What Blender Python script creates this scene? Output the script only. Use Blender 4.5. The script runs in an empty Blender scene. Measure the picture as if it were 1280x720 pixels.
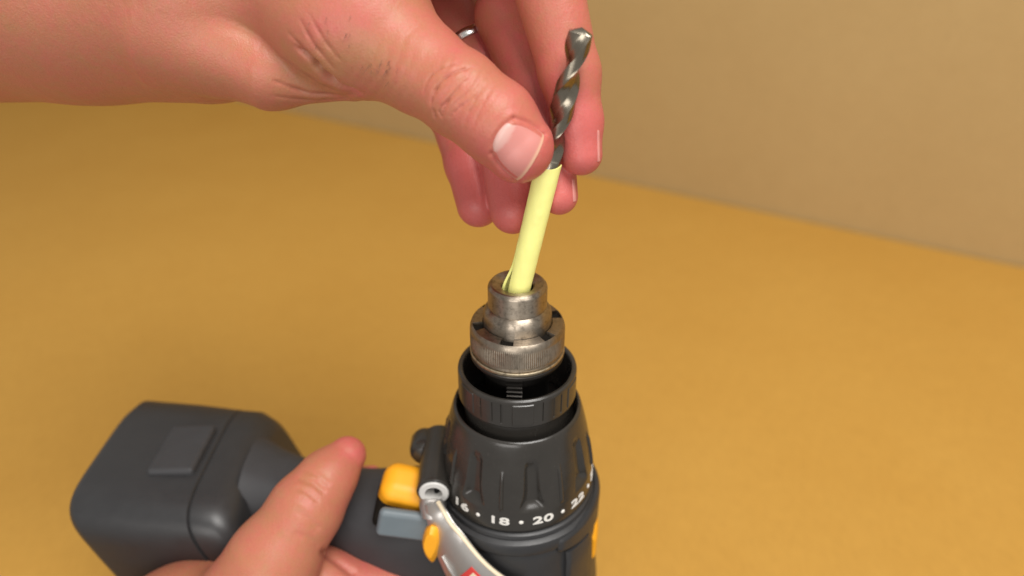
import bpy, bmesh, math, random
import numpy as np
from mathutils import Vector, Matrix

random.seed(7); rng = np.random.default_rng(7)
scene = bpy.context.scene
MM = 0.001

# ------------------------------------------------------------------ camera
PITCH = math.radians(31.0)
FOC = 900.0                                   # focal length in pixels of a 1280 px wide frame
R_ = np.array([1.0, 0, 0]); F_ = np.array([0, math.cos(PITCH), -math.sin(PITCH)]); U_ = np.array([0, math.sin(PITCH), math.cos(PITCH)])
TOP = 250.0                                   # height of the chuck nose above the table, mm
D0 = 214.0
CAM = np.array([0, 0, TOP]) - D0 * (F_ + (7 / FOC) * R_ + (6 / FOC) * U_)
cd = bpy.data.cameras.new('camera'); cam = bpy.data.objects.new('camera', cd)
scene.collection.objects.link(cam); scene.camera = cam
cd.sensor_width = 36.0; cd.lens = FOC / 1280 * 36
cam.matrix_world = Matrix(((R_[0], U_[0], -F_[0], CAM[0] * MM), (R_[1], U_[1], -F_[1], CAM[1] * MM), (R_[2], U_[2], -F_[2], CAM[2] * MM), (0, 0, 0, 1)))
cd.clip_start = 0.01; cd.clip_end = 30
cd.dof.use_dof = True; cd.dof.focus_distance = 0.202; cd.dof.aperture_fstop = 6.6

# ------------------------------------------------------------------ light
world = bpy.data.worlds.new('World'); scene.world = world; world.use_nodes = True
wb = world.node_tree.nodes['Background']; wb.inputs[0].default_value = (1.0, 0.97, 0.93, 1); wb.inputs[1].default_value = 0.44
def area(name, loc, target, sx, sy, power, col):
    l = bpy.data.lights.new(name, 'AREA'); l.shape = 'RECTANGLE'; l.size = sx; l.size_y = sy; l.energy = power; l.color = col
    o = bpy.data.objects.new(name, l); scene.collection.objects.link(o); o.location = loc
    o.rotation_euler = (Vector(target) - Vector(loc)).to_track_quat('-Z', 'Y').to_euler(); return o
area('window_light', (0.34, -0.52, 1.50), (0, 0.1, 0.2), 0.75, 0.75, 24.5, (1.0, 0.97, 0.93))
area('fill_light', (-0.25, -1.0, 0.42), (0, 0.1, 0.22), 0.6, 0.5, 4.6, (1.0, 0.96, 0.92))  # added low fill to brighten the fingers and drill front, no known source
vs = scene.view_settings; vs.view_transform = 'Standard'; vs.look = 'None'; vs.exposure = 0.0; vs.gamma = 1.0; vs.use_curve_mapping = False
scene.cycles.use_denoising = True

# ------------------------------------------------------------------ helpers
def P(px, py, d):                              # a point seen at a pixel, d mm along the view axis
    return CAM + d * (F_ + (px - 640) / FOC * R_ - (py - 360) / FOC * U_)
def PY(px, py, y):                             # a point seen at a pixel, on the plane y (mm)
    v = F_ + (px - 640) / FOC * R_ - (py - 360) / FOC * U_
    return CAM + v * (y - CAM[1]) / v[1]
def PZ(px, py, z):
    v = F_ + (px - 640) / FOC * R_ - (py - 360) / FOC * U_
    return CAM + v * (z - CAM[2]) / v[2]

def mesh_obj(name, verts, faces, mat, parent=None, smooth=True, sharp=35, uv=None):
    me = bpy.data.meshes.new(name)
    v = np.asarray(verts, float) * MM
    me.from_pydata([tuple(p) for p in v], [], [tuple(int(i) for i in f) for f in faces])
    me.validate()
    bm = bmesh.new(); bm.from_mesh(me); bmesh.ops.recalc_face_normals(bm, faces=bm.faces); bm.to_mesh(me); bm.free()
    if smooth:
        me.shade_smooth()
        if sharp: me.set_sharp_from_angle(angle=math.radians(sharp))
    o = bpy.data.objects.new(name, me); scene.collection.objects.link(o)
    if mat: me.materials.append(mat)
    if smooth and sharp: wn = o.modifiers.new('normals', 'WEIGHTED_NORMAL'); wn.keep_sharp = True
    if parent: o.parent = parent
    return o
def bm_obj(name, bm, mat, parent=None, sharp=35):
    me = bpy.data.meshes.new(name); bmesh.ops.recalc_face_normals(bm, faces=bm.faces)
    bmesh.ops.scale(bm, vec=(MM, MM, MM), verts=bm.verts); bm.to_mesh(me); bm.free()
    me.shade_smooth(); me.set_sharp_from_angle(angle=math.radians(sharp))
    o = bpy.data.objects.new(name, me); scene.collection.objects.link(o); me.materials.append(mat)
    wn = o.modifiers.new('normals', 'WEIGHTED_NORMAL'); wn.keep_sharp = True
    if parent: o.parent = parent
    return o
def empty(name, loc=(0, 0, 0)):
    o = bpy.data.objects.new(name, None); scene.collection.objects.link(o); o.location = Vector(loc) * MM; o.empty_display_size = .01
    return o
def tag(o, label=None, cat=None, kind=None, group=None):
    if label: o['label'] = label
    if cat: o['category'] = cat
    if kind: o['kind'] = kind
    if group: o['group'] = group
    return o
def rbox(name, size, mat, parent, loc, rot=None, bevel=1.0, seg=4, taper=None):
    bm = bmesh.new(); bmesh.ops.create_cube(bm, size=1.0)
    bmesh.ops.scale(bm, vec=size, verts=bm.verts)
    if taper:
        for v in bm.verts:
            if v.co.z > 0: v.co.x *= taper[0]; v.co.y *= taper[1]
    if bevel: bmesh.ops.bevel(bm, geom=list(bm.edges), offset=bevel, segments=seg, profile=.5, affect='EDGES')
    if rot is not None: bmesh.ops.transform(bm, matrix=rot.to_4x4(), verts=bm.verts)
    bmesh.ops.translate(bm, vec=Vector(loc), verts=bm.verts)
    return bm_obj(name, bm, mat, parent)
def lathe(name, prof, mat, parent, n=96, thetas=None, mod=None, sharp=30, closed=False):
    """prof: list of (r, s), s = mm below the chuck nose; theta 90 deg faces the viewer (-y)."""
    th = np.radians(np.arange(n) * 360 / n) if thetas is None else np.radians(np.asarray(thetas))
    n = len(th); m = len(prof)
    Rr = np.tile([p[0] for p in prof], (n, 1)).astype(float); S = np.tile([p[1] for p in prof], (n, 1)).astype(float)
    if mod: Rr, S = mod(np.degrees(th)[:, None] + 0 * Rr, Rr, S)
    X = Rr * np.cos(th)[:, None]; Y = -Rr * np.sin(th)[:, None]; Z = TOP - S
    V = np.stack([X, Y, Z], -1).reshape(-1, 3); Fc = []
    for i in range(n):
        j = (i + 1) % n
        for k in range(m - 1 if not closed else m):
            l = (k + 1) % m
            Fc.append((i * m + k, j * m + k, j * m + l, i * m + l))
    return mesh_obj(name, V, Fc, mat, parent, sharp=sharp)
def tube(name, pts, rad, mat, parent, n=10, cap=True):
    pts = [np.asarray(p, float) for p in pts]; rad = rad if hasattr(rad, '__len__') else [rad] * len(pts)
    V = []; Fc = []; ref = None
    for i, p in enumerate(pts):
        t = pts[min(i + 1, len(pts) - 1)] - pts[max(i - 1, 0)]; t /= np.linalg.norm(t)
        if ref is None: ref = np.cross(t, [0.3, .5, .8])
        ref = ref - t * ref.dot(t); ref /= np.linalg.norm(ref); b = np.cross(t, ref)
        for k in range(n):
            a = 2 * math.pi * k / n; V.append(p + rad[i] * (math.cos(a) * ref + math.sin(a) * b))
    for i in range(len(pts) - 1):
        for k in range(n): Fc.append((i * n + k, i * n + (k + 1) % n, (i + 1) * n + (k + 1) % n, (i + 1) * n + k))
    if cap: Fc.append(tuple(range(n))); Fc.append(tuple((len(pts) - 1) * n + k for k in range(n)))
    return mesh_obj(name, V, Fc, mat, parent, sharp=50)

# ------------------------------------------------------------------ materials
def new_mat(name):
    m = bpy.data.materials.new(name); m.use_nodes = True; nt = m.node_tree
    return m, nt, nt.nodes['Principled BSDF']
def noise(nt, scale, detail=4, rough=.55, vec=None, stretch=None):
    n = nt.nodes.new('ShaderNodeTexNoise'); n.inputs['Scale'].default_value = scale; n.inputs['Detail'].default_value = detail; n.inputs['Roughness'].default_value = rough
    tc = nt.nodes.new('ShaderNodeTexCoord'); src = tc.outputs['Object']
    if stretch:
        mp = nt.nodes.new('ShaderNodeMapping'); mp.inputs['Scale'].default_value = stretch; nt.links.new(src, mp.inputs['Vector']); src = mp.outputs['Vector']
    nt.links.new(src, n.inputs['Vector']); return n.outputs['Fac']
def ramp(nt, fac, stops):
    r = nt.nodes.new('ShaderNodeValToRGB'); el = r.color_ramp.elements
    while len(el) < len(stops): el.new(0.5)
    for e, (p, c) in zip(el, stops): e.position = p; e.color = (c if len(c) == 4 else (*c, 1))
    nt.links.new(fac, r.inputs['Fac']); return r.outputs['Color']
def mix(nt, a, b, fac, mode='MIX'):
    m = nt.nodes.new('ShaderNodeMix'); m.data_type = 'RGBA'; m.blend_type = mode
    for sock, v in ((m.inputs['A'], a), (m.inputs['B'], b)):
        pass
    def put(i, v):
        if isinstance(v, (tuple, list)): m.inputs[i].default_value = (*v[:3], 1)
        else: nt.links.new(v, m.inputs[i])
    put(6, a); put(7, b)
    if isinstance(fac, (int, float)): m.inputs[0].default_value = fac
    else: nt.links.new(fac, m.inputs[0])
    return m.outputs[2]
def math_(nt, op, a, b=0.0):
    m = nt.nodes.new('ShaderNodeMath'); m.operation = op
    for i, v in enumerate((a, b)):
        if isinstance(v, (int, float)): m.inputs[i].default_value = v
        else: nt.links.new(v, m.inputs[i])
    return m.outputs[0]
def bump(nt, bs, h, strength, dist, prev=None):
    b = nt.nodes.new('ShaderNodeBump'); b.inputs['Strength'].default_value = strength; b.inputs['Distance'].default_value = dist
    nt.links.new(h, b.inputs['Height'])
    if prev is not None: nt.links.new(prev, b.inputs['Normal'])
    nt.links.new(b.outputs['Normal'], bs.inputs['Normal']); return b.outputs['Normal']

def cardboard(name, c1, c2, spec=.2):
    m, nt, b = new_mat(name)
    f = noise(nt, 9, 5, .6); f2 = noise(nt, 420, 4, .7, stretch=(1, .22, 1)); f3 = noise(nt, 2.0, 2)
    col = mix(nt, c1, c2, ramp(nt, f, [(.3, (0, 0, 0)), (.75, (1, 1, 1))]))
    col = mix(nt, col, ramp(nt, f2, [(.25, (.80, .78, .74)), (.6, (1, 1, 1)), (.8, (1.0, 1.0, 1.0))]), .5, 'MULTIPLY')
    col = mix(nt, col, ramp(nt, noise(nt, 55, 6, .7), [(.3, (.90, .89, .86)), (.65, (1, 1, 1))]), .35, 'MULTIPLY')
    col = mix(nt, col, (.20, .12, .04), math_(nt, 'MULTIPLY', ramp(nt, noise(nt, 260, 2, .5), [(.74, (0, 0, 0)), (.80, (1, 1, 1))]), .35))
    col = mix(nt, col, ramp(nt, f3, [(.3, (.93, .92, .9)), (.7, (1, 1, 1))]), .5, 'MULTIPLY')
    nt.links.new(col, b.inputs['Base Color']); b.inputs['Roughness'].default_value = .72; b.inputs['Specular IOR Level'].default_value = spec
    bump(nt, b, f2, .15, .0004); return m
M_table = cardboard('kraft_card', (.57, .318, .064), (.545, .296, .056), .25)
M_wall = cardboard('grey_card', (.50, .345, .152), (.485, .33, .142))

def metal(name, c1, c2, r0, r1, stretch=None, scale=900, dirt=.35, turned=0):
    m, nt, b = new_mat(name); b.inputs['Metallic'].default_value = 1
    if turned:
        tg = nt.nodes.new('ShaderNodeTangent'); tg.direction_type = 'RADIAL'; tg.axis = 'Z'; nt.links.new(tg.outputs[0], b.inputs['Tangent'])
        b.inputs['Anisotropic'].default_value = turned; b.inputs['Anisotropic Rotation'].default_value = .25
    f = noise(nt, scale, 6, .65, stretch=stretch); g = noise(nt, 620, 6, .75)
    col = mix(nt, c1, c2, f); col = mix(nt, col, (.05, .042, .035), math_(nt, 'MULTIPLY', ramp(nt, g, [(.50, (0, 0, 0)), (.68, (1, 1, 1))]), dirt))
    nt.links.new(col, b.inputs['Base Color'])
    mr = nt.nodes.new('ShaderNodeMapRange'); mr.inputs[3].default_value = r0; mr.inputs[4].default_value = r1; nt.links.new(f, mr.inputs[0]); nt.links.new(mr.outputs[0], b.inputs['Roughness'])
    bump(nt, b, f, .12, .00015); return m
M_steel = metal('worn_steel', (.52, .45, .365), (.25, .205, .155), .26, .48, stretch=(1, 1, 3.5), dirt=.6, turned=.86)
M_sleeve = metal('dull_steel', (.45, .385, .31), (.22, .18, .135), .30, .52, stretch=(1, 1, .4), dirt=.5, turned=.75)
M_dark_steel = metal('oily_steel', (.10, .092, .085), (.05, .045, .04), .3, .55)
M_bit = metal('drill_steel', (.31, .275, .22), (.20, .175, .135), .20, .34, scale=500, dirt=.12)
M_silver = metal('silver_paint', (.58, .555, .53), (.50, .48, .455), .40, .52, dirt=.03)
M_brass = metal('worn_brass_washer', (.62, .52, .36), (.40, .33, .23), .3, .5, dirt=.6)
M_ring = metal('ring_silver', (.75, .73, .70), (.65, .63, .6), .15, .28, dirt=.0)
def plastic(name, c, rough=.45, grain=2500, gs=.12, spec=.5, dust=None):
    m, nt, b = new_mat(name); f = noise(nt, grain, 3); g = noise(nt, 120, 5, .7)
    c2 = tuple(min(1, x * 1.35 + .004) for x in c)
    col = mix(nt, c, c2, g)
    if dust: col = mix(nt, col, dust, math_(nt, 'MULTIPLY', ramp(nt, noise(nt, 700, 6, .75), [(.6, (0, 0, 0)), (.78, (1, 1, 1))]), .35))
    nt.links.new(col, b.inputs['Base Color']); b.inputs['Specular IOR Level'].default_value = spec
    nt.links.new(ramp(nt, g, [(.2, (rough * .8,) * 3), (.8, (rough * 1.2,) * 3)]), b.inputs['Roughness'])
    bump(nt, b, f, gs, .0001); return m
M_black = plastic('black_plastic', (.022, .0195, .0165), .25, dust=(.10, .09, .08))
M_black2 = plastic('black_housing', (.020, .020, .021), .42)
M_rubber = plastic('grip_rubber', (.026, .026, .028), .62, 1600, .3)
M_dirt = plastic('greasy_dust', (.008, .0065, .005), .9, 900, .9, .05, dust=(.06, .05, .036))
M_blue = plastic('slate_plastic', (.105, .13, .145), .5)
M_yellow = plastic('amber_plastic', (.74, .32, .008), .52, dust=(.16, .09, .03))
M_cream = plastic('cream_nylon', (.62, .53, .38), .5)
M_white = plastic('white_print', (.62, .60, .56), .5)
M_bush = plastic('bush_nylon', (.50, .49, .47), .35)
M_red = plastic('red_print', (.50, .035, .03), .4)
M_tube = plastic('lemon_rubber', (.80, .76, .25), .5, 1200, .1, .35)
nb = M_tube.node_tree.nodes['Principled BSDF']; nb.inputs['Subsurface Weight'].default_value = .12; nb.inputs['Subsurface Radius'].default_value = (1, 1, .4); nb.inputs['Subsurface Scale'].default_value = .0015

def skin(name, base, deep, sss=.16):
    m, nt, b = new_mat(name)
    at = nt.nodes.new('ShaderNodeAttribute'); at.attribute_name = 'tint'
    f = noise(nt, 95, 5, .6); g = noise(nt, 380, 4, .6); sp = noise(nt, 1500, 2, .5)
    fac = math_(nt, 'ADD', at.outputs['Fac'], math_(nt, 'MULTIPLY', math_(nt, 'SUBTRACT', f, .5), .9))
    fac = math_(nt, 'ADD', fac, math_(nt, 'MULTIPLY', math_(nt, 'SUBTRACT', g, .5), .6))
    col = mix(nt, base, deep, ramp(nt, fac, [(0, (0, 0, 0)), (1, (1, 1, 1))]))
    col = mix(nt, col, ramp(nt, sp, [(.3, (.88, .84, .82)), (.6, (1, 1, 1))]), .4, 'MULTIPLY')
    gr = nt.nodes.new('ShaderNodeAttribute'); gr.attribute_name = 'crease_shade'
    col = mix(nt, col, (.20, .070, .030), math_(nt, 'MULTIPLY', gr.outputs['Fac'], math_(nt, 'ADD', .35, math_(nt, 'MULTIPLY', noise(nt, 700, 3, .6), .9))))  # crease shading painted in brown over the skin colour
    nt.links.new(col, b.inputs['Base Color'])
    b.inputs['Subsurface Weight'].default_value = sss; b.inputs['Subsurface Radius'].default_value = (1.0, .32, .18); b.inputs['Subsurface Scale'].default_value = .0013
    b.inputs['Roughness'].default_value = .43; b.inputs['Specular IOR Level'].default_value = .36
    v = nt.nodes.new('ShaderNodeTexVoronoi'); v.feature = 'DISTANCE_TO_EDGE'; v.inputs['Scale'].default_value = 1250
    tc = nt.nodes.new('ShaderNodeTexCoord'); nt.links.new(tc.outputs['Object'], v.inputs['Vector'])
    n1 = bump(nt, b, ramp(nt, v.outputs['Distance'], [(0, (0, 0, 0)), (.25, (1, 1, 1))]), .24, .00012)
    wl = noise(nt, 520, 4, .6, stretch=(1, .28, .6))
    bump(nt, b, wl, .30, .0005, n1); return m
M_skin = skin('skin', (.41, .176, .086), (.53, .122, .108))
def nail_mat():
    m, nt, b = new_mat('nail'); at = nt.nodes.new('ShaderNodeAttribute'); at.attribute_name = 'col'
    nt.links.new(at.outputs['Color'], b.inputs['Base Color']); b.inputs['Roughness'].default_value = .45; b.inputs['Specular IOR Level'].default_value = .5
    b.inputs['Subsurface Weight'].default_value = .12; b.inputs['Subsurface Radius'].default_value = (1, .4, .3); b.inputs['Subsurface Scale'].default_value = .001
    bump(nt, b, noise(nt, 700, 3, .5), .15, .0002); return m
M_nail = nail_mat()
M_hair = plastic('hair', (.11, .055, .03), .5)

# ------------------------------------------------------------------ setting: cardboard sheet and the card standing behind it
A = PZ(370, 141, 0); B = PZ(910, 256, 0)
du = (B - A); du[2] = 0; du /= np.linalg.norm(du); dn = np.array([-du[1], du[0], 0]);
if dn[1] < 0: dn = -dn
def slab(name, o, ax, ay, az, mat):
    V = [o + i * ax + j * ay + k * az for k in (0, 1) for j in (0, 1) for i in (0, 1)]
    return mesh_obj(name, V, [(0, 1, 3, 2), (4, 5, 7, 6), (0, 1, 5, 4), (2, 3, 7, 6), (0, 2, 6, 4), (1, 3, 7, 5)], mat, smooth=False)
Lf, Rt = A - 2200 * du, A + 2200 * du
tv = [Lf, Rt, np.array([Rt[0], -70.0, 0]), np.array([Lf[0], -70.0, 0])]
t = mesh_obj('tabletop', [p - np.array([0, 0, 6.0]) for p in tv] + tv, [(0, 1, 2, 3), (4, 5, 6, 7), (0, 1, 5, 4), (1, 2, 6, 5), (2, 3, 7, 6), (3, 0, 4, 7)], M_table, smooth=False)
tag(t, 'golden brown kraft cardboard sheet lying flat under the drill', 'tabletop', 'structure')
w = slab('wall', A - 2200 * du + 4 * dn + np.array([0, 0, -6.0]), 4400 * du, 7 * dn, np.array([0, 0, 900.0]), M_wall)
tag(w, 'greyish beige card standing upright behind the cardboard sheet', 'wall', 'structure')

# ------------------------------------------------------------------ the drill
drill = tag(empty('power_drill'), 'black cordless drill pointing up with its bare steel chuck open', 'power drill')
# steel chuck
NOTCH = (-15, 45, 105, 165, 225, 285)
def notch_mod(T, R, S):
    d = np.full(T.shape, 999.0)
    for a in NOTCH: d = np.minimum(d, np.abs((T - a + 180) % 360 - 180))
    wob = 0.075 * np.sin(np.radians(T * 144))
    k = (np.abs(S - 18.25) < 2.76) & (R > 14.6)
    R = np.where(k & (S > 15.45) & (S < 21.05), R + np.where(((T + 40) % 360) < 260, wob, .3 * wob), R)
    inn = (d <= 9.31) & (S < 13.21) & (R > 10.5) & (R < 13.75)
    S = np.where(inn, S + 5.0, S)
    return R, S
ths = []
for i in range(720):
    ths.append(i * .5)
for a in NOTCH:
    for e in (-9.3, 9.3, -9.4, 9.4): ths.append((a + e) % 360)
ths = sorted(ths)
chuck = lathe('chuck', [(9.6, 12.0), (10.75, 17.2), (10.75, 13.1), (11.3, 13.0), (13.72, 13.2), (13.8, 13.22), (14.25, 13.7), (14.6, 14.7), (14.62, 15.4), (14.62, 15.5), (14.62, 17), (14.62, 19), (14.62, 21.0), (14.55, 21.1), (14.2, 21.5), (14.2, 22.5), (13.0, 22.6)],
    M_sleeve, drill, thetas=ths, sharp=28, mod=notch_mod)
lathe('nose', [(0.0, 16), (4.75, 16), (4.75, 1.0), (5.2, .45), (7.7, -.2), (8.2, -.05), (8.8, .7), (8.95, 1.2), (8.95, 7.0), (8.75, 7.2), (8.75, 7.45), (9.1, 7.6), (9.8, 8.4), (10.3, 9.4), (10.5, 10.4), (10.5, 16.5), (9.0, 17)], M_steel, chuck, n=128)
lathe('grease_shade', [(10.6, 14.1), (11.6, 14.5), (13.74, 14.3)], M_dirt, chuck, n=96)  # grease ring, its flat black also painting the deep shade of the notches
lathe('washer', [(13.0, 22.55), (14.6, 22.65), (14.8, 22.9), (14.8, 23.5), (14.6, 23.9), (13.0, 24.0)], M_brass, chuck, n=128)
lathe('retaining_ring', [(12.5, 23.95), (14.5, 24.05), (14.7, 24.4), (14.6, 25.3), (14.0, 25.7), (12, 25.8)], M_dark_steel, chuck, n=128)
lathe('spindle', [(11.6, 25.6), (11.6, 30), (10.2, 31), (10.2, 47), (17, 47.5)], M_dark_steel, chuck, n=96)
def jaw_mesh():
    V = []; Fc = []; n = 0
    for k in range(7):
        s0 = 26 + k * 1.6
        for (s, r) in ((s0, 12.0), (s0 + .5, 12.9), (s0 + 1.1, 12.9), (s0 + 1.6, 12.0)):
            for a in (83.5, 105): V.append((r * math.cos(math.radians(a)), -r * math.sin(math.radians(a)), TOP - s))
            for a in (105, 83.5): V.append((10 * math.cos(math.radians(a)), -10 * math.sin(math.radians(a)), TOP - s))
            n += 1
    for i in range(n - 1):
        for k in range(4): Fc.append((i * 4 + k, i * 4 + (k + 1) % 4, i * 4 + 4 + (k + 1) % 4, i * 4 + 4 + k))
    return V, Fc
mesh_obj('jaw', *jaw_mesh(), M_dark_steel, chuck, sharp=20)
# black ring around the chuck
def ring_mod(T, R, S):
    o = (R > 18.9) & (S > 31.2) & (S < 38.6)
    d = (T - 90 + 180) % 60
    def near(a, w): return np.abs(((T - (90 - a)) + 30) % 60 - 30) < w
    R = np.where(o & near(5, 10), R + .28, R)
    R = np.where(o & (near(-15, .6)), R - .35, R); R = np.where(o & near(-36, .5), R - .4, R); R = np.where(o & near(-24, .45), R - .25, R)
    return R, S
lathe('chuck_collar', [(17.2, 47), (17.2, 30.4), (17.5, 29.9), (18.2, 29.75), (18.8, 30.1), (19.0, 30.8), (19.0, 31.1), (19.0, 31.3), (19.0, 35), (19.0, 38.5), (19.0, 38.7), (19.0, 39.6), (18.6, 40.2), (17.6, 40.6), (17.3, 52)], M_black, drill, n=720, mod=ring_mod, sharp=25)
# torque clutch collar with scallops, ribs
SC = 11.0
def cl_mod(T, R, S):
    o = (R > 20.9)
    d = ((T - (90 - SC)) + 22.5) % 45 - 22.5
    u = np.clip((S - 49.0) / (68.3 - 49.0), 0, 1)
    hw = .4 + 5.6 * np.sqrt(np.clip(u / .14, 0, 1)) + 1.5 * u + 3.5 * np.clip((u - .62) / .38, 0, 1) ** 1.6
    w_ = np.clip(u / .28, 0, 1); depth = (1.1 + 1.3 * u) * w_ * w_ * (3 - 2 * w_)
    q = np.clip(1 - (np.abs(d) / hw) ** 2, 0, 1); prof = q * q * (3 - 2 * q)
    inz = (S > 49.0) & (S < 69.2)
    endf = np.clip((69.4 - S) / 3.2, 0, 1); endf = endf * endf * (3 - 2 * endf)
    R = np.where(o & inz, R - depth * prof * endf, R)
    dr = ((T - (90 - SC + 22.5)) + 22.5) % 45 - 22.5
    rib = np.clip(1 - (np.abs(dr) / 1.5) ** 2, 0, 1) ** .5 * np.clip((S - 54) / 3, 0, 1) * np.clip((69 - S) / 1.5, 0, 1)
    R = np.where(o, R + .75 * rib, R)
    return R, S
def cl_r(s): return np.interp(s, [45.2, 47, 50, 55, 60, 65, 70, 75.5], [21.0, 21.6, 22.4, 23.6, 24.6, 25.4, 26.0, 26.4])
prof = [(19.2, 54), (19.6, 46.0), (19.75, 44.9), (20.1, 44.45), (20.6, 44.6)] + [(float(cl_r(s)), float(s)) for s in np.concatenate([[45.2, 46, 47, 48.2], np.arange(49, 70, .35), np.arange(70, 75.6, .7)])] + [(26.45, 76.6), (26.2, 77.4), (25.4, 77.9), (24.0, 78.0)]
clutch = lathe('clutch_collar', prof, M_black, drill, n=720, mod=cl_mod, sharp=40)
lathe('dust_floor', [(16.5, 51.0), (18.2, 50.2), (19.0, 50.6), (19.6, 51)], M_dirt, drill, n=96)
# printed numbers and dots
def number(txt, off):
    cu = bpy.data.curves.new('number', 'FONT'); cu.body = txt; cu.size = 5.05; cu.align_x = 'CENTER'; cu.align_y = 'CENTER'; cu.extrude = .10; cu.offset = .11; cu.resolution_u = 6; cu.space_character = 1.05
    o = bpy.data.objects.new('number_src', cu); scene.collection.objects.link(o); bpy.context.view_layer.update()
    me = bpy.data.meshes.new_from_object(o.evaluated_get(bpy.context.evaluated_depsgraph_get()))
    bpy.data.objects.remove(o)
    bm = bmesh.new(); bm.from_mesh(me); bmesh.ops.triangulate(bm, faces=bm.faces); bmesh.ops.subdivide_edges(bm, edges=[e for e in bm.edges if e.calc_length() > .8], cuts=1)
    for v in bm.verts:
        x, y, z = v.co; x *= 1.38; y *= .81
        s = 73.0 - y; r = float(cl_r(s)) + .06 + z; a = math.radians(90 - off) - x / 26.2
        v.co = (r * math.cos(a), -r * math.sin(a), TOP - s)
    bpy.data.meshes.remove(me)
    bm_obj('number', bm, M_white, clutch)
for k, tx in enumerate(('10', '12', '14', '16', '18', '20', '22', '24', '26')): number(tx, -13.0 + 31.6 * (k - 4))
for k in range(-4, 5):
    off = -13.0 + 31.6 * (k + .5); a = math.radians(90 - off)
    bm = bmesh.new(); bmesh.ops.create_uvsphere(bm, u_segments=12, v_segments=8, radius=.75)
    for v in bm.verts: v.co = Vector((v.co.x, v.co.y * .5, v.co.z))
    bmesh.ops.rotate(bm, cent=(0, 0, 0), matrix=Matrix.Rotation(-a - math.pi / 2 + math.pi, 3, 'Z'), verts=bm.verts)
    r = float(cl_r(73.0)); bmesh.ops.translate(bm, vec=(r * math.cos(a), -r * math.sin(a), TOP - 73.0), verts=bm.verts)
    bm_obj('dot', bm, M_white, clutch)
# gearbox housing below the collar
lathe('housing', [(24.0, 78.2), (25.6, 78.6), (26.6, 79.2), (26.9, 80.3), (26.7, 81.0), (27.3, 81.2), (28.3, 81.7), (28.8, 82.8), (28.8, 85.6), (28.4, 86.4), (28.0, 86.6), (28.0, 88.2), (28.3, 88.8), (28.4, 95), (29.2, 110), (31, 128), (31.5, 180), (31.5, 236), (29, 246), (22, 249.8), (0, 249.8)], M_black2, drill, n=128)
# raised lip on the right of the housing and block below it
def shell(name, t0, t1, f_s0, f_s1, r, thick, mat, parent, n=40, m=8, bev=.6):
    V = []; Fc = []
    for lay in (0, 1):
        for i in range(n + 1):
            th = t0 + (t1 - t0) * i / n; a = math.radians(th); s0, s1 = f_s0(th), f_s1(th)
            for k in range(m + 1):
                s = s0 + (s1 - s0) * k / m
                e = min(i, n - i) / n * (abs(t1 - t0) * math.pi / 180 * r); e2 = min(k, m - k) / m * (s1 - s0)
                rr = r + (thick - bev * max(0, 1 - e / bev) ** 2 * .6 - bev * max(0, 1 - e2 / bev) ** 2 * .6 if lay else 0)
                V.append((rr * math.cos(a), -rr * math.sin(a), TOP - s))
    N = (n + 1) * (m + 1)
    for lay in (0, 1):
        for i in range(n):
            for k in range(m):
                q = lay * N + i * (m + 1) + k; Fc.append((q, q + 1, q + m + 2, q + m + 1))
    for i in range(n):
        for k in (0, m):
            q = i * (m + 1) + k; Fc.append((q, q + m + 1, q + m + 1 + N, q + N))
    for k in range(m):
        for i in (0, n):
            q = i * (m + 1) + k; Fc.append((q, q + 1, q + 1 + N, q + N))
    return mesh_obj(name, V, Fc, mat, parent, sharp=40)
shell('housing_lip', -75, 62, lambda t: 80.6 + max(0, (t - 30)) * .06, lambda t: 94 - max(0, (t - 5)) * .10, 27.6, 1.9, M_black2, drill, 60, 10, 1.2)
shell('housing_block', 32, 56, lambda t: 89.8, lambda t: 122, 27.5, 3.0, M_black2, drill, 14, 8, 1.2)
shell('selector_switch', -8, 20, lambda t: 99.5, lambda t: 112, 27.4, 2.6, M_yellow, drill, 14, 8, 1.2)
# silver side plate
top = [PY(546, 628, -18.5), PY(553, 640, -19), PY(562, 655, -22), PY(575, 670, -25.2), PY(600, 700, -29.3), PY(626, 722, -31.5), PY(660, 742, -33)]
bot = [PY(531, 630, -16.5), PY(532, 650, -17), PY(538, 675, -18.5), PY(545, 698, -20.5), PY(562, 732, -24), PY(588, 764, -28), PY(625, 790, -31)]
def spl(pts, n):
    pts = np.array(pts); t = np.linspace(0, len(pts) - 1, n); out = []
    for x in t:
        i = min(int(x), len(pts) - 2); f = x - i; p0 = pts[max(i - 1, 0)]; p1 = pts[i]; p2 = pts[i + 1]; p3 = pts[min(i + 2, len(pts) - 1)]
        out.append(.5 * (2 * p1 + (p2 - p0) * f + (2 * p0 - 5 * p1 + 4 * p2 - p3) * f * f + (3 * p1 - p0 - 3 * p2 + p3) * f ** 3))
    return np.array(out)
tp, bt = spl(top, 36), spl(bot, 36)
V = []; Fc = []; m = 8
for lay in (0, 1):
    for i in range(36):
        for k in range(m + 1):
            f = k / m; p = tp[i] * (1 - f) + bt[i] * f
            out = np.array([p[0], p[1], 0]); out /= np.linalg.norm(out)
            bulge = 1.6 * math.sin(math.pi * f); edge = .7 * (max(0, 1 - f / .14) ** 2 + max(0, 1 - (1 - f) / .14) ** 2)
            V.append(p + out * (bulge - edge if lay == 0 else -1.6))
N = 36 * (m + 1)
for lay in (0, 1):
    for i in range(35):
        for k in range(m): q = lay * N + i * (m + 1) + k; Fc.append((q, q + 1, q + m + 2, q + m + 1))
for i in range(35):
    for k in (0, m): q = i * (m + 1) + k; Fc.append((q, q + m + 1, q + m + 1 + N, q + N))
for k in range(m):
    for i in (0, 35): q = i * (m + 1) + k; Fc.append((q, q + 1, q + 1 + N, q + N))
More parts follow.
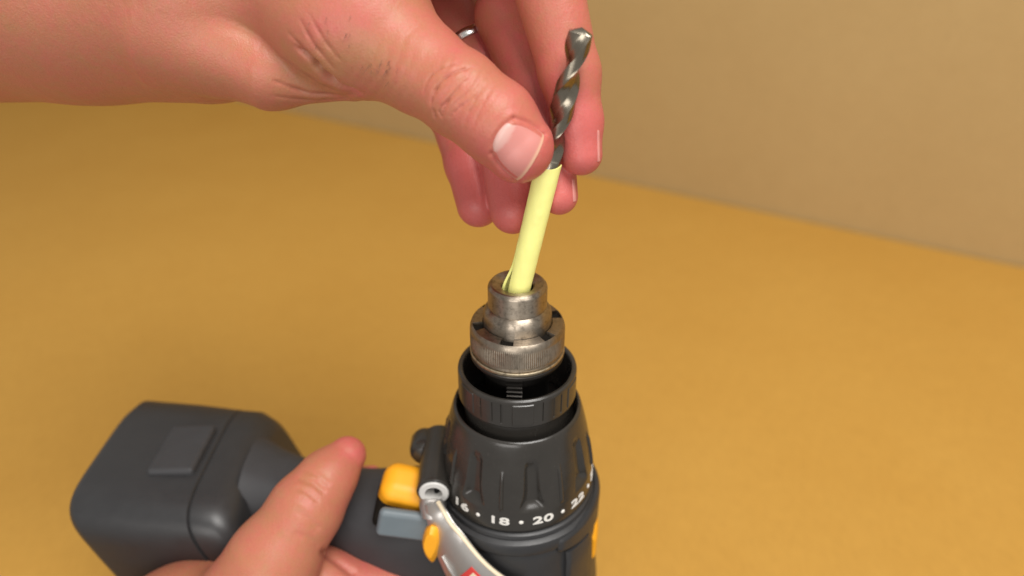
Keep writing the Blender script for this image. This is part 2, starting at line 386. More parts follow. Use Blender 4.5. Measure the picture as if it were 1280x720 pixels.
plate = mesh_obj('side_plate', V, Fc, M_silver, drill, sharp=60)
tube('plate_edge', [p + np.array([.5, -.3, .4]) for p in spl(top, 40)], .75, M_cream, plate, 8)
def on_plate(u, f, lift):
    i = u * 35; a = int(min(i, 34)); g = i - a
    p = (tp[a] * (1 - g) + tp[a + 1] * g) * (1 - f) + (bt[a] * (1 - g) + bt[a + 1] * g) * f
    out = np.array([p[0], p[1], 0]); out /= np.linalg.norm(out)
    return p + out * (1.6 * math.sin(math.pi * f) + lift)
def patch(name, u0, u1, f0, f1, lift, mat, parent):
    V = []; Fc = []; n = 8
    for lay in (0, -.8):
        for i in range(n + 1):
            for k in range(n + 1): V.append(on_plate(u0 + (u1 - u0) * i / n, f0 + (f1 - f0) * k / n, lift + lay))
    for i in range(n):
        for k in range(n):
            for l in (0, 81): q = l + i * 9 + k; Fc.append((q, q + 1, q + 10, q + 9))
    rim = [i * 9 for i in range(9)] + [72 + k for k in range(1, 9)] + [i * 9 + 8 for i in range(7, -1, -1)] + [k for k in range(7, 0, -1)]
    for a, b in zip(rim, rim[1:] + rim[:1]): Fc.append((a, b, b + 81, a + 81))
    return mesh_obj(name, V, Fc, mat, parent, sharp=40)
lab = patch('badge', .66, .90, .20, .52, .25, M_red, plate)
patch('badge_print', .69, .88, .24, .38, .40, M_cream, lab)
tube('plate_slot', [on_plate(.52, .62, .2), on_plate(.60, .60, .3), on_plate(.68, .66, .2)], [.5, 1.0, .5], M_silver, plate, 10)
# boss with a hollow bush
bx, bs = -27.6, 72.3
def ycyl(name, x, s, y0, y1, prof, mat, parent, n=48, tilt=0):
    V = []; Fc = []; m = len(prof)
    for i in range(n):
        a = 2 * math.pi * i / n
        for (r, f) in prof: V.append((x + r * math.cos(a), y0 + (y1 - y0) * f, TOP - s + r * math.sin(a)))
    for i in range(n):
        j = (i + 1) % n
        for k in range(m - 1): Fc.append((i * m + k, j * m + k, j * m + k + 1, i * m + k + 1))
    return mesh_obj(name, V, Fc, mat, parent, sharp=30)
boss = ycyl('boss', bx, bs, -14.5, 12, [(4.9, .01), (5.3, .0), (5.8, .02), (6.0, .06), (6.1, 1), (0, 1)], M_black, drill)
ycyl('bush', bx, bs, -15.0, 4, [(2.7, 1), (2.7, .03), (2.95, 0), (4.6, .0), (4.95, .02), (4.95, .2)], M_bush, boss)
ycyl('bush_core', bx, bs, -9, 6, [(0, 0), (2.75, 0), (2.75, 1)], M_dark_steel, boss)
rbox('boss_web', (10, 24, 12), M_black2, drill, (bx + 4, -1, TOP - bs - 8), None, 2, 3)
def neck():
    a = PY(545, 630, -16.5)
    return tube('plate_neck', [PY(541, 622, -12.5), PY(541, 631, -14), PY(542, 645, -16)], [4.6, 4.6, 4.0], M_silver, drill, 20)
neck()
kn = ycyl('clamp_knob', -33.0, 73.5, 3.5, 14, [(0, -.06), (2.0, -.05), (3.8, .02), (4.9, .16), (5.3, .35), (5.3, .8), (4.6, .95), (0, 1)], M_black, drill)
tube('knob_stem', [(-33, 8, TOP - 74), (-30, 9, TOP - 75), (-24, 9, TOP - 77)], [4.2, 4.0, 4.5], M_black2, drill, 16)
# handle, trigger, switch
def loft(name, secs, mat, parent, n=40, ex=2.8):
    """secs: (x, yc, sc, hy, hs): superellipse sections across the handle."""
    V = []; Fc = []
    for (x, yc, sc, hy, hs, sk) in secs:
        for k in range(n):
            a = 2 * math.pi * k / n; c, s = math.cos(a), math.sin(a)
            yy = abs(c) ** (2 / ex) * np.sign(c) * hy; ss = abs(s) ** (2 / ex) * np.sign(s) * hs
            V.append((x + sk * ss, yc + yy, TOP - sc - ss))
    for i in range(len(secs) - 1):
        for k in range(n): Fc.append((i * n + k, i * n + (k + 1) % n, (i + 1) * n + (k + 1) % n, (i + 1) * n + k))
    Fc.append(tuple(range(n))); Fc.append(tuple((len(secs) - 1) * n + k for k in range(n)))
    return mesh_obj(name, V, Fc, mat, parent, sharp=50)
loft('handle', [(-12, 0, 108, 18, 24, 0), (-24, 0, 106.5, 18.3, 23, 0), (-36, 1, 105, 18, 20.5, 0), (-46, 2, 105.5, 17.5, 18.7, 0), (-56, 4, 106.5, 16.8, 17.8, 0), (-68, 8, 108, 16, 17, 0), (-80, 13, 109.5, 15.5, 16.5, 0), (-92, 18, 111, 16.5, 18, 0), (-104, 22, 112, 20, 22, 0)], M_rubber, drill)
loft('battery', [(-93.5, 21, 119, 28, 22, .32), (-96, 21, 119, 32, 26, .32), (-101, 22, 119, 34, 28.5, .32), (-108, 22.6, 119, 34.2, 28.6, .32), (-108.4, 22.6, 119, 33.4, 27.8, .32), (-109.2, 22.7, 119, 33.4, 27.8, .32), (-109.6, 22.7, 119, 34.3, 28.7, .32), (-128, 25, 119, 35, 29, .3), (-152, 28, 119, 35, 29, .3), (-157, 28, 119, 32, 26, .3)], M_black2, drill, 48, 5)
rbox('battery_latch', (18, 26, 5), M_rubber, drill, (-130, 24, TOP - 119 + 28.6), Matrix.Rotation(math.radians(-2), 3, 'Y'), 1.8, 4)
# slate side panel under the trigger
def pan():
    o = rbox('side_panel', (19, 4, 11), M_blue, drill, (0, 0, 0), None, 1.95, 5)
    return o
pnl = pan(); c = PY(507, 655, -15.6); pnl.location = Vector(c) * MM; pnl.rotation_euler = (math.radians(-8), math.radians(13), math.radians(2))
tr = rbox('trigger', (20, 15.5, 15), M_yellow, drill, (0, 0, 0), None, 5.2, 8, (.94, .94))
tr.location = Vector(PY(510, 612, -3.5)) * MM; tr.rotation_euler = (math.radians(14), math.radians(14), math.radians(-3))
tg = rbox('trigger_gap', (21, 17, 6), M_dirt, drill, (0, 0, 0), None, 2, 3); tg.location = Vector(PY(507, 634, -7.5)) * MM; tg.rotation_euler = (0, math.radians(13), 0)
lvp = [(539, 657), (548, 660), (553, 671), (552, 683), (545, 698), (540, 703), (532, 694), (528, 679), (532, 664)]
def lever():
    V = []; Fc = []; n = 36; ol = spl([(a, b, 0) for a, b in lvp + lvp[:1]], n + 1)[:n]; c = np.array([540, 681, 0.])
    for (sc_, y, dx) in ((.96, -15, 0), (1, -20.6, 0), (.97, -21.1, -.2), (.66, -23.4, -2.6), (.60, -23.55, -2.8), (.3, -23.6, -3)):
        for p in ol: q = c + (p - c) * sc_; V.append(PY(q[0] + dx, q[1] + (21 + y) * -1.2, y))
    for i in range(5):
        for k in range(n): Fc.append((i * n + k, i * n + (k + 1) % n, (i + 1) * n + (k + 1) % n, (i + 1) * n + k))
    Fc.append(tuple(5 * n + k for k in range(n)))
    return mesh_obj('direction_lever', V, Fc, M_yellow, drill, sharp=24)
lever()

# ------------------------------------------------------------------ yellow tube and the drill bit, one straight line
X0 = PY(648, 362, 0); X1 = PY(726, 40, 0)
axis = X1 - X0; LEN = np.linalg.norm(axis); axis /= LEN
ea = np.cross(axis, [0, 1, 0]); ea /= np.linalg.norm(ea)
if ea[0] < 0: ea = -ea
eb = np.cross(axis, ea)
if eb[1] > 0: eb = -eb                              # eb towards the viewer, ea to the right
def on_axis(py):                                    # distance along the axis of the point seen at that row
    best = min(np.linspace(-20, LEN + 10, 4000), key=lambda q: abs(360 - FOC * np.dot(X0 + axis * q - CAM, U_) / np.dot(X0 + axis * q - CAM, F_) - py))
    return best
q_top = on_axis(205)
V = []; Fc = []; na = 56; nt_ = 60
for lay in (0, 1):
    for i in range(nt_ + 1):
        q = -13 + (q_top + 13) * i / nt_; f = i / nt_
        for k in range(na + 1):
            g = 6 + 14 * max(0, 1 - (q + 2) / 16) if q < 14 else 6
            if q > 16: g = 1.5
            ang = 163 + g / 2 + (360 - g) * k / na; a = math.radians(ang)
            r = (3.5 if lay == 0 else 2.75) + (.012 * math.sin(q * 1.3 + k * .4) + .012 * math.sin(q * .7 - k * .9) + (.22 * math.exp(-((q - q_top * .66) / .8) ** 2 - ((k - 44) / 2.0) ** 2) + .16 * math.exp(-((q - q_top * .60) / .6) ** 2 - ((k - 45) / 2.0) ** 2)) if lay == 0 else 0)
            e = k / na
            flare = max(0, (.13 - e) / .13) ** 1.2 * 1.5 * min(1, max(0, (12 - q) / 11))
            if q > 3.5: flare *= max(0, 1 - (q - 3.5) / 8)
            r += flare
            if i == nt_: pass
            qq = q + (.5 * math.sin(a * 2 + 1) * f ** 20 if lay == 0 else .5 * math.sin(a * 2 + 1) * f ** 20)
            V.append(X0 + axis * qq + r * (math.cos(a) * ea + math.sin(a) * eb))
N = (nt_ + 1) * (na + 1)
for i in range(nt_):
    for k in range(na):
        for l in (0, N): q = l + i * (na + 1) + k; Fc.append((q, q + 1, q + na + 2, q + na + 1))
    for k in (0, na): q = i * (na + 1) + k; Fc.append((q, q + na + 1, q + na + 1 + N, q + N))
for i in (0, nt_):
    for k in range(na): q = i * (na + 1) + k; Fc.append((q, q + 1, q + 1 + N, q + N))
tb = mesh_obj('rubber_tube', V, Fc, M_tube, None, sharp=50)
tag(tb, 'pale yellow slit rubber tube wrapped round the shank and standing in the chuck', 'tube')
# twist drill bit
def bit():
    rad = 3.2; npt = 48; qs = np.concatenate([np.linspace(-6, q_top - .5, 6), np.linspace(q_top, LEN - .2, 150)])
    V = []; Fc = []
    pitch = 33.0
    for q in qs:
        f = np.clip((q - (q_top - 1)) / 5, 0, 1)
        tw = -2 * math.pi * (q - LEN) / pitch + math.radians(BIT_PHASE)
        tip = np.clip((LEN - q) / 2.2, 0, 1)
        for k in range(npt):
            a = 2 * math.pi * k / npt; c = math.cos(2 * a)
            flute = np.clip((c + .12) / 1.12, 0, 1) ** .62
            mg = 1.0 if c > -.45 and math.sin(2 * a) > 0 else .955
            r = rad * (mg if f > .5 else 1) * (1 - f * .49 * flute)
            # steeper on one side: skewed flute
            aa = a + .35 * f * math.sin(2 * a) * .5
            # point: faces sloping to the chisel edge
            qq = q
            V.append(X0 + axis * qq + r * (math.cos(aa + tw) * ea + math.sin(aa + tw) * eb))
    n = len(qs)
    for i in range(n - 1):
        for k in range(npt): Fc.append((i * npt + k, i * npt + (k + 1) % npt, (i + 1) * npt + (k + 1) % npt, (i + 1) * npt + k))
    # point faces
    c0 = len(V); V.append(X0 + axis * (LEN + 1.15))
    base = (n - 1) * npt
    for k in range(npt): Fc.append((base + k, base + (k + 1) % npt, c0))
    Fc.append(tuple(range(npt)))
    return mesh_obj('drill_bit', V, Fc, M_bit, None, sharp=32)
BIT_PHASE = 93
db = bit(); tag(db, 'steel twist drill bit pinched between thumb and index finger, point upward', 'drill bit')

# ------------------------------------------------------------------ hands: one signed distance field each, turned into one surface
def C3(px, py, d): return np.array([(px - 640) / FOC * d, -(py - 360) / FOC * d, d])
def to_world(v): return CAM + v[:, :1] * R_ + v[:, 1:2] * U_ + v[:, 2:] * F_
def smin(a, b, k):
    h = np.maximum(k - np.abs(a - b), 0) / k
    return np.minimum(a, b) - h * h * k * .25
def chain(Pq, joints, k=3.0):
    """joints: (px, py, depth, radius px [, flatten])."""
    out = None
    for a, b in zip(joints[:-1], joints[1:]):
        A = C3(*a[:3]); Bq = C3(*b[:3]); ra = a[3] * a[2] / FOC; rb = b[3] * b[2] / FOC
        fl = a[4] if len(a) > 4 else 1.0
        ab = Bq - A; L2 = ab.dot(ab)
        w = Pq - A.astype(np.float32)
        t = np.clip((w @ ab.astype(np.float32)) / L2, 0, 1)
        dv = w - t[:, None] * ab.astype(np.float32)
        if fl != 1.0:
            dv[:, 2] /= fl
        d = np.sqrt((dv * dv).sum(1)) - (ra + (rb - ra) * t)
        if fl != 1.0: d *= .9
        out = d if out is None else smin(out, d, k)
    return out
def surface_nets(fn, lo, hi, h):
    n = np.ceil((np.array(hi) - lo) / h).astype(int) + 1
    ax = [lo[i] + np.arange(n[i]) * h for i in range(3)]
    vol = np.empty(n, np.float32)
    # coarse pass to skip empty blocks
    step = 12
    for i0 in range(0, n[0], step):
        for j0 in range(0, n[1], step):
            for k0 in range(0, n[2], step):
                sl = (slice(i0, min(i0 + step, n[0])), slice(j0, min(j0 + step, n[1])), slice(k0, min(k0 + step, n[2])))
                X = [ax[q][sl[q]] for q in range(3)]
                c = np.array([[(x[0] + x[-1]) / 2 for x in X]], np.float32); rr = .5 * math.sqrt(sum((x[-1] - x[0]) ** 2 for x in X))
                dc = float(fn(c)[0])
                if abs(dc) > rr * 1.6 + 9: vol[sl] = dc; continue
                G = np.stack(np.meshgrid(*X, indexing='ij'), -1).reshape(-1, 3).astype(np.float32)
                vol[sl] = fn(G).reshape([len(x) for x in X])
    ins = vol < 0
    c8 = [(a, b, c) for a in (0, 1) for b in (0, 1) for c in (0, 1)]
    cnt = np.zeros(n - 1, np.int8)
    for a, b, c in c8: cnt += ins[a:n[0] - 1 + a, b:n[1] - 1 + b, c:n[2] - 1 + c]
    act = np.argwhere((cnt > 0) & (cnt < 8))
    idx = -np.ones(n - 1, np.int64); idx[tuple(act.T)] = np.arange(len(act))
    vals = {c: vol[act[:, 0] + c[0], act[:, 1] + c[1], act[:, 2] + c[2]] for c in c8}
    sm = np.zeros((len(act), 3)); ct = np.zeros(len(act))
    for c in c8:
        for axq in range(3):
            if c[axq] == 0:
                d = list(c); d[axq] = 1; d = tuple(d); va, vb = vals[c], vals[d]; cr = (va < 0) != (vb < 0)
                tt = np.where(cr, va / np.where(cr, va - vb, 1), 0)
                p = np.array(c, float)[None] + 0 * sm; p[:, axq] += tt
                sm += np.where(cr[:, None], p, 0); ct += cr
    V = np.array(lo) + (act + sm / ct[:, None]) * h
    Fc = []
    for axq in range(3):
        o1, o2 = [(1, 2), (2, 0), (0, 1)][axq]
        sa = [slice(0, n[q]) for q in range(3)]; sa[axq] = slice(0, n[axq] - 1); sb = list(sa); sb[axq] = slice(1, n[axq])
        e = np.argwhere(ins[tuple(sa)] != ins[tuple(sb)])
        ok = (e[:, o1] > 0) & (e[:, o2] > 0) & (e[:, o1] < n[o1] - 1) & (e[:, o2] < n[o2] - 1); e = e[ok]
        q = []
        for d1, d2 in ((1, 1), (0, 1), (0, 0), (1, 0)):
            f = e.copy(); f[:, o1] -= d1; f[:, o2] -= d2; q.append(idx[tuple(f.T)])
        q = np.stack(q, 1); flip = ins[tuple(sa)][tuple(e.T)] == 0
        q[flip] = q[flip][:, ::-1]; Fc.append(q)
    return V, np.concatenate(Fc)
def subdivide(V, Fq):
    n = len(V); e = np.sort(np.concatenate([Fq[:, [i, (i + 1) % 4]] for i in range(4)]), 1)
    ue, inv = np.unique(e, axis=0, return_inverse=True); inv = inv.reshape(4, -1)
    em = V[ue].mean(1); fm = V[Fq].mean(1); VV = np.concatenate([V, em, fm]); ei = inv + n; fi = np.arange(len(Fq)) + n + len(ue)
    out = [np.stack([Fq[:, i], ei[i], fi, ei[(i + 3) % 4]], 1) for i in range(4)]
    return VV, np.concatenate(out)
def grad(fn, V, e=.12):
    g = np.empty_like(V)
    for i in range(3):
        d = np.zeros(3); d[i] = e; g[:, i] = fn((V + d).astype(np.float32)) - fn((V - d).astype(np.float32))
    return g / np.maximum(np.linalg.norm(g, axis=1, keepdims=True), 1e-6)
def project(fn, V, it=2):
    for _ in range(it):
        V = V - grad(fn, V) * fn(V.astype(np.float32))[:, None] * .9
    return V
def pxof(V): return 640 + FOC * V[:, 0] / V[:, 2], 360 - FOC * V[:, 1] / V[:, 2]
def polydist(x, y, poly, along=False):
    d = np.full(len(x), 1e9); par = np.zeros(len(x)); n = len(poly) - 1
    for i, ((ax, ay), (bx_, by)) in enumerate(zip(poly[:-1], poly[1:])):
        vx, vy = bx_ - ax, by - ay; t = np.clip(((x - ax) * vx + (y - ay) * vy) / (vx * vx + vy * vy), 0, 1)
        q = np.hypot(x - ax - t * vx, y - ay - t * vy); par = np.where(q < d, (i + t) / n, par); d = np.minimum(d, q)
    return (d, par) if along else d
def smooth_poly(p, n=24): return [tuple(q) for q in spl([(a, b, 0) for a, b in p], n)[:, :2]]
def hand_mesh(name, V, Fq, tint, mat, crease_shade=None):
    me = bpy.data.meshes.new(name); W = to_world(V) * MM
    me.vertices.add(len(W)); me.vertices.foreach_set('co', W.ravel())
    me.loops.add(Fq.size); me.loops.foreach_set('vertex_index', Fq.ravel().astype(np.int32))
    me.polygons.add(len(Fq)); me.polygons.foreach_set('loop_start', np.arange(0, Fq.size, 4, dtype=np.int32))
    me.update(calc_edges=True); me.validate(); me.shade_smooth()
    at = me.attributes.new('tint', 'FLOAT', 'POINT'); at.data.foreach_set('value', tint.astype(np.float32))
    if crease_shade is not None: ag = me.attributes.new('crease_shade', 'FLOAT', 'POINT'); ag.data.foreach_set('value', crease_shade.astype(np.float32))
    me.materials.append(mat); o = bpy.data.objects.new(name, me); scene.collection.objects.link(o); return o

# --- the upper hand
H_thumb = [(330, -60, 205, 105), (440, 22, 196, 88), (522, 82, 190, 54), (574, 117, 186, 52), (620, 152, 185, 50), (648, 184, 186, 44.5)]
H_index = [(560, -150, 205, 60), (678, -45, 191, 46), (712, 92, 194.5, 37.5), (722, 152, 197, 30.5), (727, 193, 198, 26)]
H_middle = [(680, -120, 236, 46), (634, 20, 216, 39), (670, 112, 209, 36), (690, 190, 206, 29), (699, 245, 205, 23.5)]
H_ring = [(520, -70, 240, 45), (556, 0, 234, 36), (602, 85, 226, 36), (630, 185, 217, 32), (641, 264, 211, 28.5)]
H_pinky = [(480, -20, 252, 40), (530, 60, 246, 33), (566, 140, 236, 31), (586, 205, 226, 29), (598, 257, 220, 27)]
H_palm = [[(240, -70, 215, 150), (400, -110, 212, 120), (560, -150, 207, 66)], [(240, -70, 225, 130), (470, -110, 228, 85), (555, -125, 232, 52)], [(240, -60, 235, 120), (420, -60, 245, 70), (505, -72, 243, 48)], [(260, -40, 240, 100), (480, -20, 252, 42)]]
H_wrist = [(-420, -60, 235, 190), (100, -28, 218, 150), (250, -10, 212, 136)]
H_heel = [(235, 30, 205, 92), (340, 88, 202, 46), (440, 108, 200, 17)]
def hand_top(Pq):
    fingers = None
    for H in (H_index, H_middle, H_ring, H_pinky):
        d = chain(Pq, H, 2.5); fingers = d if fingers is None else smin(fingers, d, 1.3)
    palm = chain(Pq, H_wrist, 6)
    for H in H_palm: palm = smin(palm, chain(Pq, H, 6), 10)
    heel = chain(Pq, H_heel, 4)
    thumb = chain(Pq, H_thumb[:3], 10); thumb = smin(thumb, chain(Pq, H_thumb[2:], 3), 5)
    base = smin(palm, thumb, 9); base = smin(base, heel, 1.6)
    return np.minimum(smin(palm, fingers, 5), base)
V, Fq = surface_nets(hand_top, (-200, 15, 150), (35, 150, 290), .74)
V, Fq = subdivide(V, Fq); V = project(hand_top, V, 2)
px, py = pxof(V)
nrm = grad(hand_top, V)
thumb_d = np.minimum(chain(V.astype(np.float32), H_thumb, 3), chain(V.astype(np.float32), H_heel, 3))
on_thumb = (thumb_d < 3.0) & (nrm[:, 2] < .25)
disp = np.zeros(len(V)); red = np.zeros(len(V)); crease_shade = np.zeros(len(V))
creases = [([(538, 131), (541, 118), (551, 102), (567, 91), (592, 83)], 1.9, .62), ([(529, 117), (536, 98), (552, 85), (572, 79)], 1.6, .32), ([(552, 147), (558, 130), (574, 108), (586, 99)], 1.5, .38),
    ([(562, 147), (572, 136), (587, 124)], 1.3, .3), ([(580, 154), (591, 130), (604, 105)], 1.5, .2), ([(592, 158), (600, 138), (612, 116)], 1.5, .16), ([(545, 150), (541, 135)], 1.4, .3), ([(553, 147), (549, 140), (553, 131), (562, 124)], 1.2, .3),
    ([(370, 58), (390, 76), (402, 90), (425, 108), (455, 118)], 3.6, 1.9), ([(350, 70), (385, 97), (415, 112), (452, 119)], 3.0, .35), ([(340, 100), (390, 117), (450, 119)], 3.0, .5), ([(374, 22), (392, 55), (420, 88)], 2.6, .28), ([(385, 15), (405, 50), (428, 78)], 2.6, .22), ([(360, 40), (380, 62), (397, 80)], 2.4, .3), ([(340, 120), (395, 126), (440, 121)], 2.6, .35)]
for poly, wd, amp in creases:
    dd, al = polydist(px, py, smooth_poly(poly), True); tp_ = np.clip(np.sin(np.pi * np.clip(al, .02, .98)), 0, 1) ** .8 * (.8 + .2 * np.sin(al * 23)); g = np.exp(-(dd / (wd * (.65 + .35 * tp_))) ** 2) * tp_
    disp -= np.where(on_thumb, (1.45 if amp < 1 else 1.5) * amp * g, 0); disp += np.where(on_thumb, .03 * amp * np.exp(-((dd - 2.4 * wd) / (1.3 * wd)) ** 2), 0)
    crease_shade = np.maximum(crease_shade, np.where(on_thumb, min(.62, .95 * amp + .12) * np.exp(-(dd / (.55 * wd * min(1, 1.9 / wd))) ** 2) * tp_, 0))  # mask for the shade painted along each crease
    red += np.where(on_thumb, .10 * np.exp(-(dd / (wd * 1.2)) ** 2) * min(1, amp * 2), 0)
# fine lengthwise/crosswise wrinkles over the thumb joint and its base
tx, ty = (px - 574) * .8 + (py - 117) * .6, -(px - 574) * .6 + (py - 117) * .8
wv = np.sin(tx * .62 + 1.1 * np.sin(ty * .11) + .9 * np.sin(tx * .05 + ty * .07)); zone = np.exp(-(tx / 42) ** 2 - (ty / 38) ** 2)
disp += np.where(on_thumb, .11 * wv * zone, 0)
wv2 = np.sin((px * .5 + py * .25) * .75 + 1.5 * np.sin(py * .06)); zone2 = np.exp(-((px - 490) / 40) ** 2 - ((py - 90) / 34) ** 2)
disp += np.where(on_thumb, .09 * wv2 * zone2, 0)
# nail outline groove
NA0, NA1, NB0, NB1 = (614, 192), (642, 148), (647, 227), (681, 168)
def nail_uv(u, v):
    f = (v + 1) / 2
    a = np.array(NA0)[None] * (1 - f)[:, None] + np.array(NA1)[None] * f[:, None]; b = np.array(NB0)[None] * (1 - f)[:, None] + np.array(NB1)[None] * f[:, None]
    bul = (1 - v * v)[:, None]
    a = a + bul * np.array([[-6.0, -3.5]]); b = b + bul * np.array([[3.0, 2.5]])
    side = (u * (1 - u) * 4)[:, None] * v[:, None] * np.array([[2.0, -3.0]])
    return a * (1 - u)[:, None] + b * u[:, None] + side
one = np.ones(16); lin = np.linspace(-1, 1, 16); l01 = np.linspace(0, 1, 16)
side_lo = [tuple(q) for q in nail_uv(l01, -one)]; side_hi = [tuple(q) for q in nail_uv(l01, one)]; cut = [tuple(q) for q in nail_uv(0 * one, lin)]; free = [tuple(q) for q in nail_uv(one, lin)]
tn = on_thumb & (px > 595)
for poly, amp, ridge in ((side_lo, .45, .10), (side_hi, .40, .16), (cut, .30, .12), (free, .30, .0)):
    dd = polydist(px, py, poly); disp -= np.where(tn, amp * np.exp(-(dd / 2.2) ** 2), 0)
    inside = 0
    disp += np.where(tn, ridge * np.exp(-((dd - 6) / 4.5) ** 2), 0)
V0 = V.copy(); V = V + nrm * disp[:, None]
# colour of the skin itself: redder finger ends, paler inner wrist
tint = .34 + red
for tip, rad in ((H_thumb[-1], 70), (H_index[-1], 80), (H_middle[-1], 75), (H_ring[-1], 95), (H_pinky[-1], 90)):
    c = C3(*tip[:3]); tint += .50 * np.exp(-(np.linalg.norm(V - c, axis=1) / (rad * .22)) ** 2)
for H in (H_index, H_middle, H_ring, H_pinky):
    d = chain(V.astype(np.float32), H[1:], 2); tint += np.where(d < 2, .36, 0) * (1 if H is not H_index else .6)
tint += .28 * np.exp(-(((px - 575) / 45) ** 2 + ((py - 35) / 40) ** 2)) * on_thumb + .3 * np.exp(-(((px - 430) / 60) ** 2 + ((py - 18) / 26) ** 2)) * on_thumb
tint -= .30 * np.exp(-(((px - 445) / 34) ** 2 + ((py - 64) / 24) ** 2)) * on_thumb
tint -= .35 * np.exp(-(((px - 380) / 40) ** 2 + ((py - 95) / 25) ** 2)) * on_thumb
hand1 = hand_mesh('person', V, Fq, np.clip(tint, 0, 1.2), M_skin, np.clip(crease_shade, 0, 1))
tag(hand1, 'bare hand and wrist from above, thumb and fingers pinching the drill bit', 'person')
# nails
def nail_from(uvfn, fn, start, lift, parent, nu=26, nv=22, lun=True, dome=.5):
    U, Vv = np.meshgrid(np.linspace(0, 1, nu), np.linspace(-1, 1, nv), indexing='ij'); uu, vv = U.ravel(), Vv.ravel()
    pp = uvfn(uu, vv); dirs = np.stack([(pp[:, 0] - 640) / FOC, -(pp[:, 1] - 360) / FOC, np.ones(len(pp))], 1); t = np.full(len(pp), float(start))
    for _ in range(60): t = t + fn((dirs * t[:, None]).astype(np.float32)) * .8
    Q = dirs * t[:, None]; g = grad(fn, Q)
    # blend towards a regular plate so that the nail is smoother than the flesh
    off = lift + dome * (1 - np.abs(vv) ** 2.4) * .5 - .55 * np.abs(vv) ** 6 - .5 * np.clip((.10 - uu) / .10, 0, 1) ** 1.5 + .1 * uu
    Q = Q + g * off[:, None]; W = to_world(Q); Wb = to_world(Q - g * .6)
    Vs = np.concatenate([W, Wb]); n = len(W); Fc = []
    for i in range(nu - 1):
        for k in range(nv - 1): q = i * nv + k; Fc.append((q, q + 1, q + nv + 1, q + nv)); Fc.append((q + n, q + nv + n, q + nv + 1 + n, q + 1 + n))
    rim = [i * nv for i in range(nu)] + [(nu - 1) * nv + k for k in range(1, nv)] + [i * nv + nv - 1 for i in range(nu - 2, -1, -1)] + [k for k in range(nv - 2, 0, -1)]
    for a, b in zip(rim, rim[1:] + rim[:1]): Fc.append((a, b, b + n, a + n))
    o = mesh_obj('nail', Vs, Fc, M_nail, parent, sharp=60)
    col = np.tile([.56, .215, .185, 1.0], (2 * n, 1)); u2 = np.concatenate([uu, uu]); v2 = np.concatenate([vv, vv])
    if lun:
        m = np.clip(1 - (u2 / (.29 - .20 * (v2 - .1) ** 2)), 0, 1) ** .35; m[u2 > .29] = 0
        col[:, :3] += (np.array([.66, .43, .38]) - col[:, :3]) * (np.nan_to_num(m) * .9)[:, None]
    e = np.clip((u2 - .93) / .03, 0, 1)[:, None] * (1 if lun else .1); col[:, :3] += (np.array([.66, .38, .26]) - col[:, :3]) * e
    at = o.data.attributes.new('col', 'FLOAT_COLOR', 'POINT'); at.data.foreach_set('color', col.astype(np.float32).ravel())
    return o
nail_from(nail_uv, hand_top, 160, .12, hand1)
hv = []; hf = []
fr = np.where(on_thumb & (nrm[:, 2] < -.3))[0]; hpx, hpy = px[fr], py[fr]
for k in range(26):
    cx, cy = (rng.normal(485, 17), rng.normal(86, 11)) if k < 17 else (rng.uniform(385, 440), rng.uniform(8, 60))
    i = fr[np.argmin((hpx - cx) ** 2 + (hpy - cy) ** 2)]; p = to_world(V[i:i + 1])[0]; g = (to_world(nrm[i:i + 1]) - CAM)[0]
    d = (-.25 + rng.normal(0, .2)) * R_ - U_ * 1.0 + g * .25; L = rng.uniform(1.2, 2.6); q = [p - g * .1, p + d * L * .5 + g * .10, p + d * L + g * .02]
    sd = np.cross(d, g); sd /= np.linalg.norm(sd); b0 = len(hv)
    for j, c in enumerate(q):
        w_ = (.045, .038, .012)[j]
        for a in range(3): hv.append(c + w_ * (math.cos(a * 2.094) * sd + math.sin(a * 2.094) * g))
    for j in range(2):
        for a in range(3): hf.append((b0 + j * 3 + a, b0 + j * 3 + (a + 1) % 3, b0 + j * 3 + 3 + (a + 1) % 3, b0 + j * 3 + 3 + a))
hair = mesh_obj('hair', hv, hf, M_hair, hand1, sharp=0); hair['kind'] = 'stuff'
def side_nail(c0, c1, c2, c3):
    def f(u, v):
        w = ((v + 1) / 2)[:, None]; u = u[:, None]
        return (np.array(c0) * (1 - w) + np.array(c1) * w) * (1 - u) + (np.array(c3) * (1 - w) + np.array(c2) * w) * u
    return f
nail_from(side_nail((746, 160), (749.5, 160), (750, 200), (746.5, 202)), hand_top, 160, .1, hand1, 10, 8, False, .3)
nail_from(side_nail((714, 222), (719.0, 222), (720.5, 250), (716, 252)), hand_top, 160, .1, hand1, 10, 8, False, .3)
# finger ring
ra, rb = C3(*H_ring[1][:3]), C3(*H_ring[2][:3]); dirv = (rb - ra) / np.linalg.norm(rb - ra)
rc = ra + (rb - ra) * .74; e1 = np.cross(dirv, [0, 0, 1.0]); e1 /= np.linalg.norm(e1); e2 = np.cross(dirv, e1)
rr = 36 * 230 / FOC
Vr = []; Fr = []; n = 64; pf = [(-1.6, -.3), (-1.5, .7), (-.8, 1.05), (0, 1.15), (.8, 1.05), (1.5, .7), (1.6, -.3)]
for i in range(n):
    a = 2 * math.pi * i / n
    for z, d in pf: Vr.append(rc + dirv * z + (rr + d) * (math.cos(a) * e1 + math.sin(a) * e2))
for i in range(n):
    for k in range(len(pf)): j = (i + 1) % n; l = (k + 1) % len(pf); Fr.append((i * 7 + k, j * 7 + k, j * 7 + l, i * 7 + l))
ring = mesh_obj('finger_ring', to_world(np.array(Vr)), Fr, M_ring, None, sharp=40)
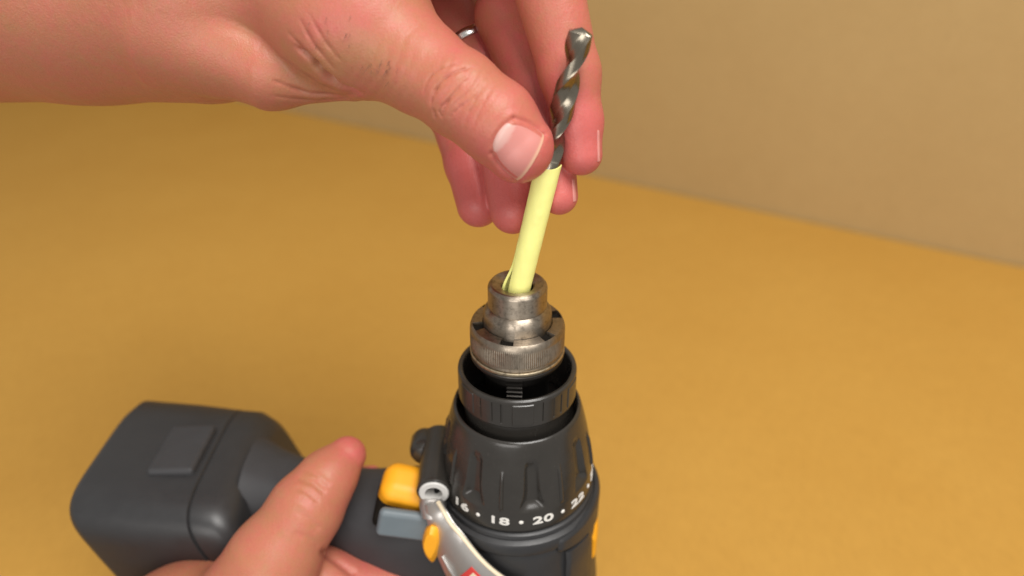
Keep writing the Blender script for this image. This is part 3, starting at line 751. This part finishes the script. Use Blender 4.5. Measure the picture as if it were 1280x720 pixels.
tag(ring, 'polished silver band on the finger behind the thumb', 'ring')

# --- the lower hand round the grip
G_thumb = [(300, 770, 246, 70), (342, 700, 242, 55), (384, 634, 244, 44), (410, 597, 248, 34), (434, 569, 252, 23.5)]
G_web = [(330, 790, 252, 75), (400, 730, 258, 42), (530, 734, 268, 26)]
G_index = [(420, 690, 310, 30), (440, 600, 300, 18), (466, 592, 287, 10)]
G_palm = [(240, 830, 258, 120), (330, 800, 275, 100), (420, 780, 285, 60)]
G_wrist = [(-60, 1150, 255, 150), (130, 960, 256, 135), (250, 830, 258, 115)]
def hand_low(Pq):
    d = smin(chain(Pq, G_palm, 6), chain(Pq, G_wrist, 6), 10)
    d = smin(d, chain(Pq, G_thumb, 4), 6); d2 = chain(Pq, G_web, 5); d = smin(d, d2, 2.5)
    return smin(d, chain(Pq, G_index, 4), 3)
V, Fq = surface_nets(hand_low, (-250, -270, 190), (-25, -40, 340), 1.5)
V, Fq = subdivide(V, Fq); V = project(hand_low, V, 2); px, py = pxof(V); nrm = grad(hand_low, V); front = nrm[:, 2] < .2
disp = np.zeros(len(V))
for poly, wd, amp in (([(406, 690), (420, 700), (440, 716)], 5, 1.2), ([(372, 640), (385, 648), (396, 660)], 4, .5), ([(370, 668), (384, 672), (396, 682)], 4, .4), ([(376, 598), (392, 604), (404, 614)], 3.5, .5), ([(384, 588), (398, 594), (410, 604)], 3, .35), ([(372, 610), (384, 615), (396, 625)], 3, .35)):
    disp -= np.where(front, amp * np.exp(-(polydist(px, py, poly) / wd) ** 2), 0)
tint = np.full(len(V), .30)
for c, rad, a in (((437, 560, 252), 9, .7), ((466, 592, 287), 9, .7), ((480, 735, 266), 22, .6), ((395, 632, 242), 10, .2)):
    tint += a * np.exp(-(np.linalg.norm(V - C3(*c), axis=1) / rad) ** 2)
hand2 = hand_mesh('person', V + nrm * disp[:, None], Fq, np.clip(tint, 0, 1.2), M_skin)
tag(hand2, 'bare hand wrapped round the black grip of the drill, thumb over its side', 'person')
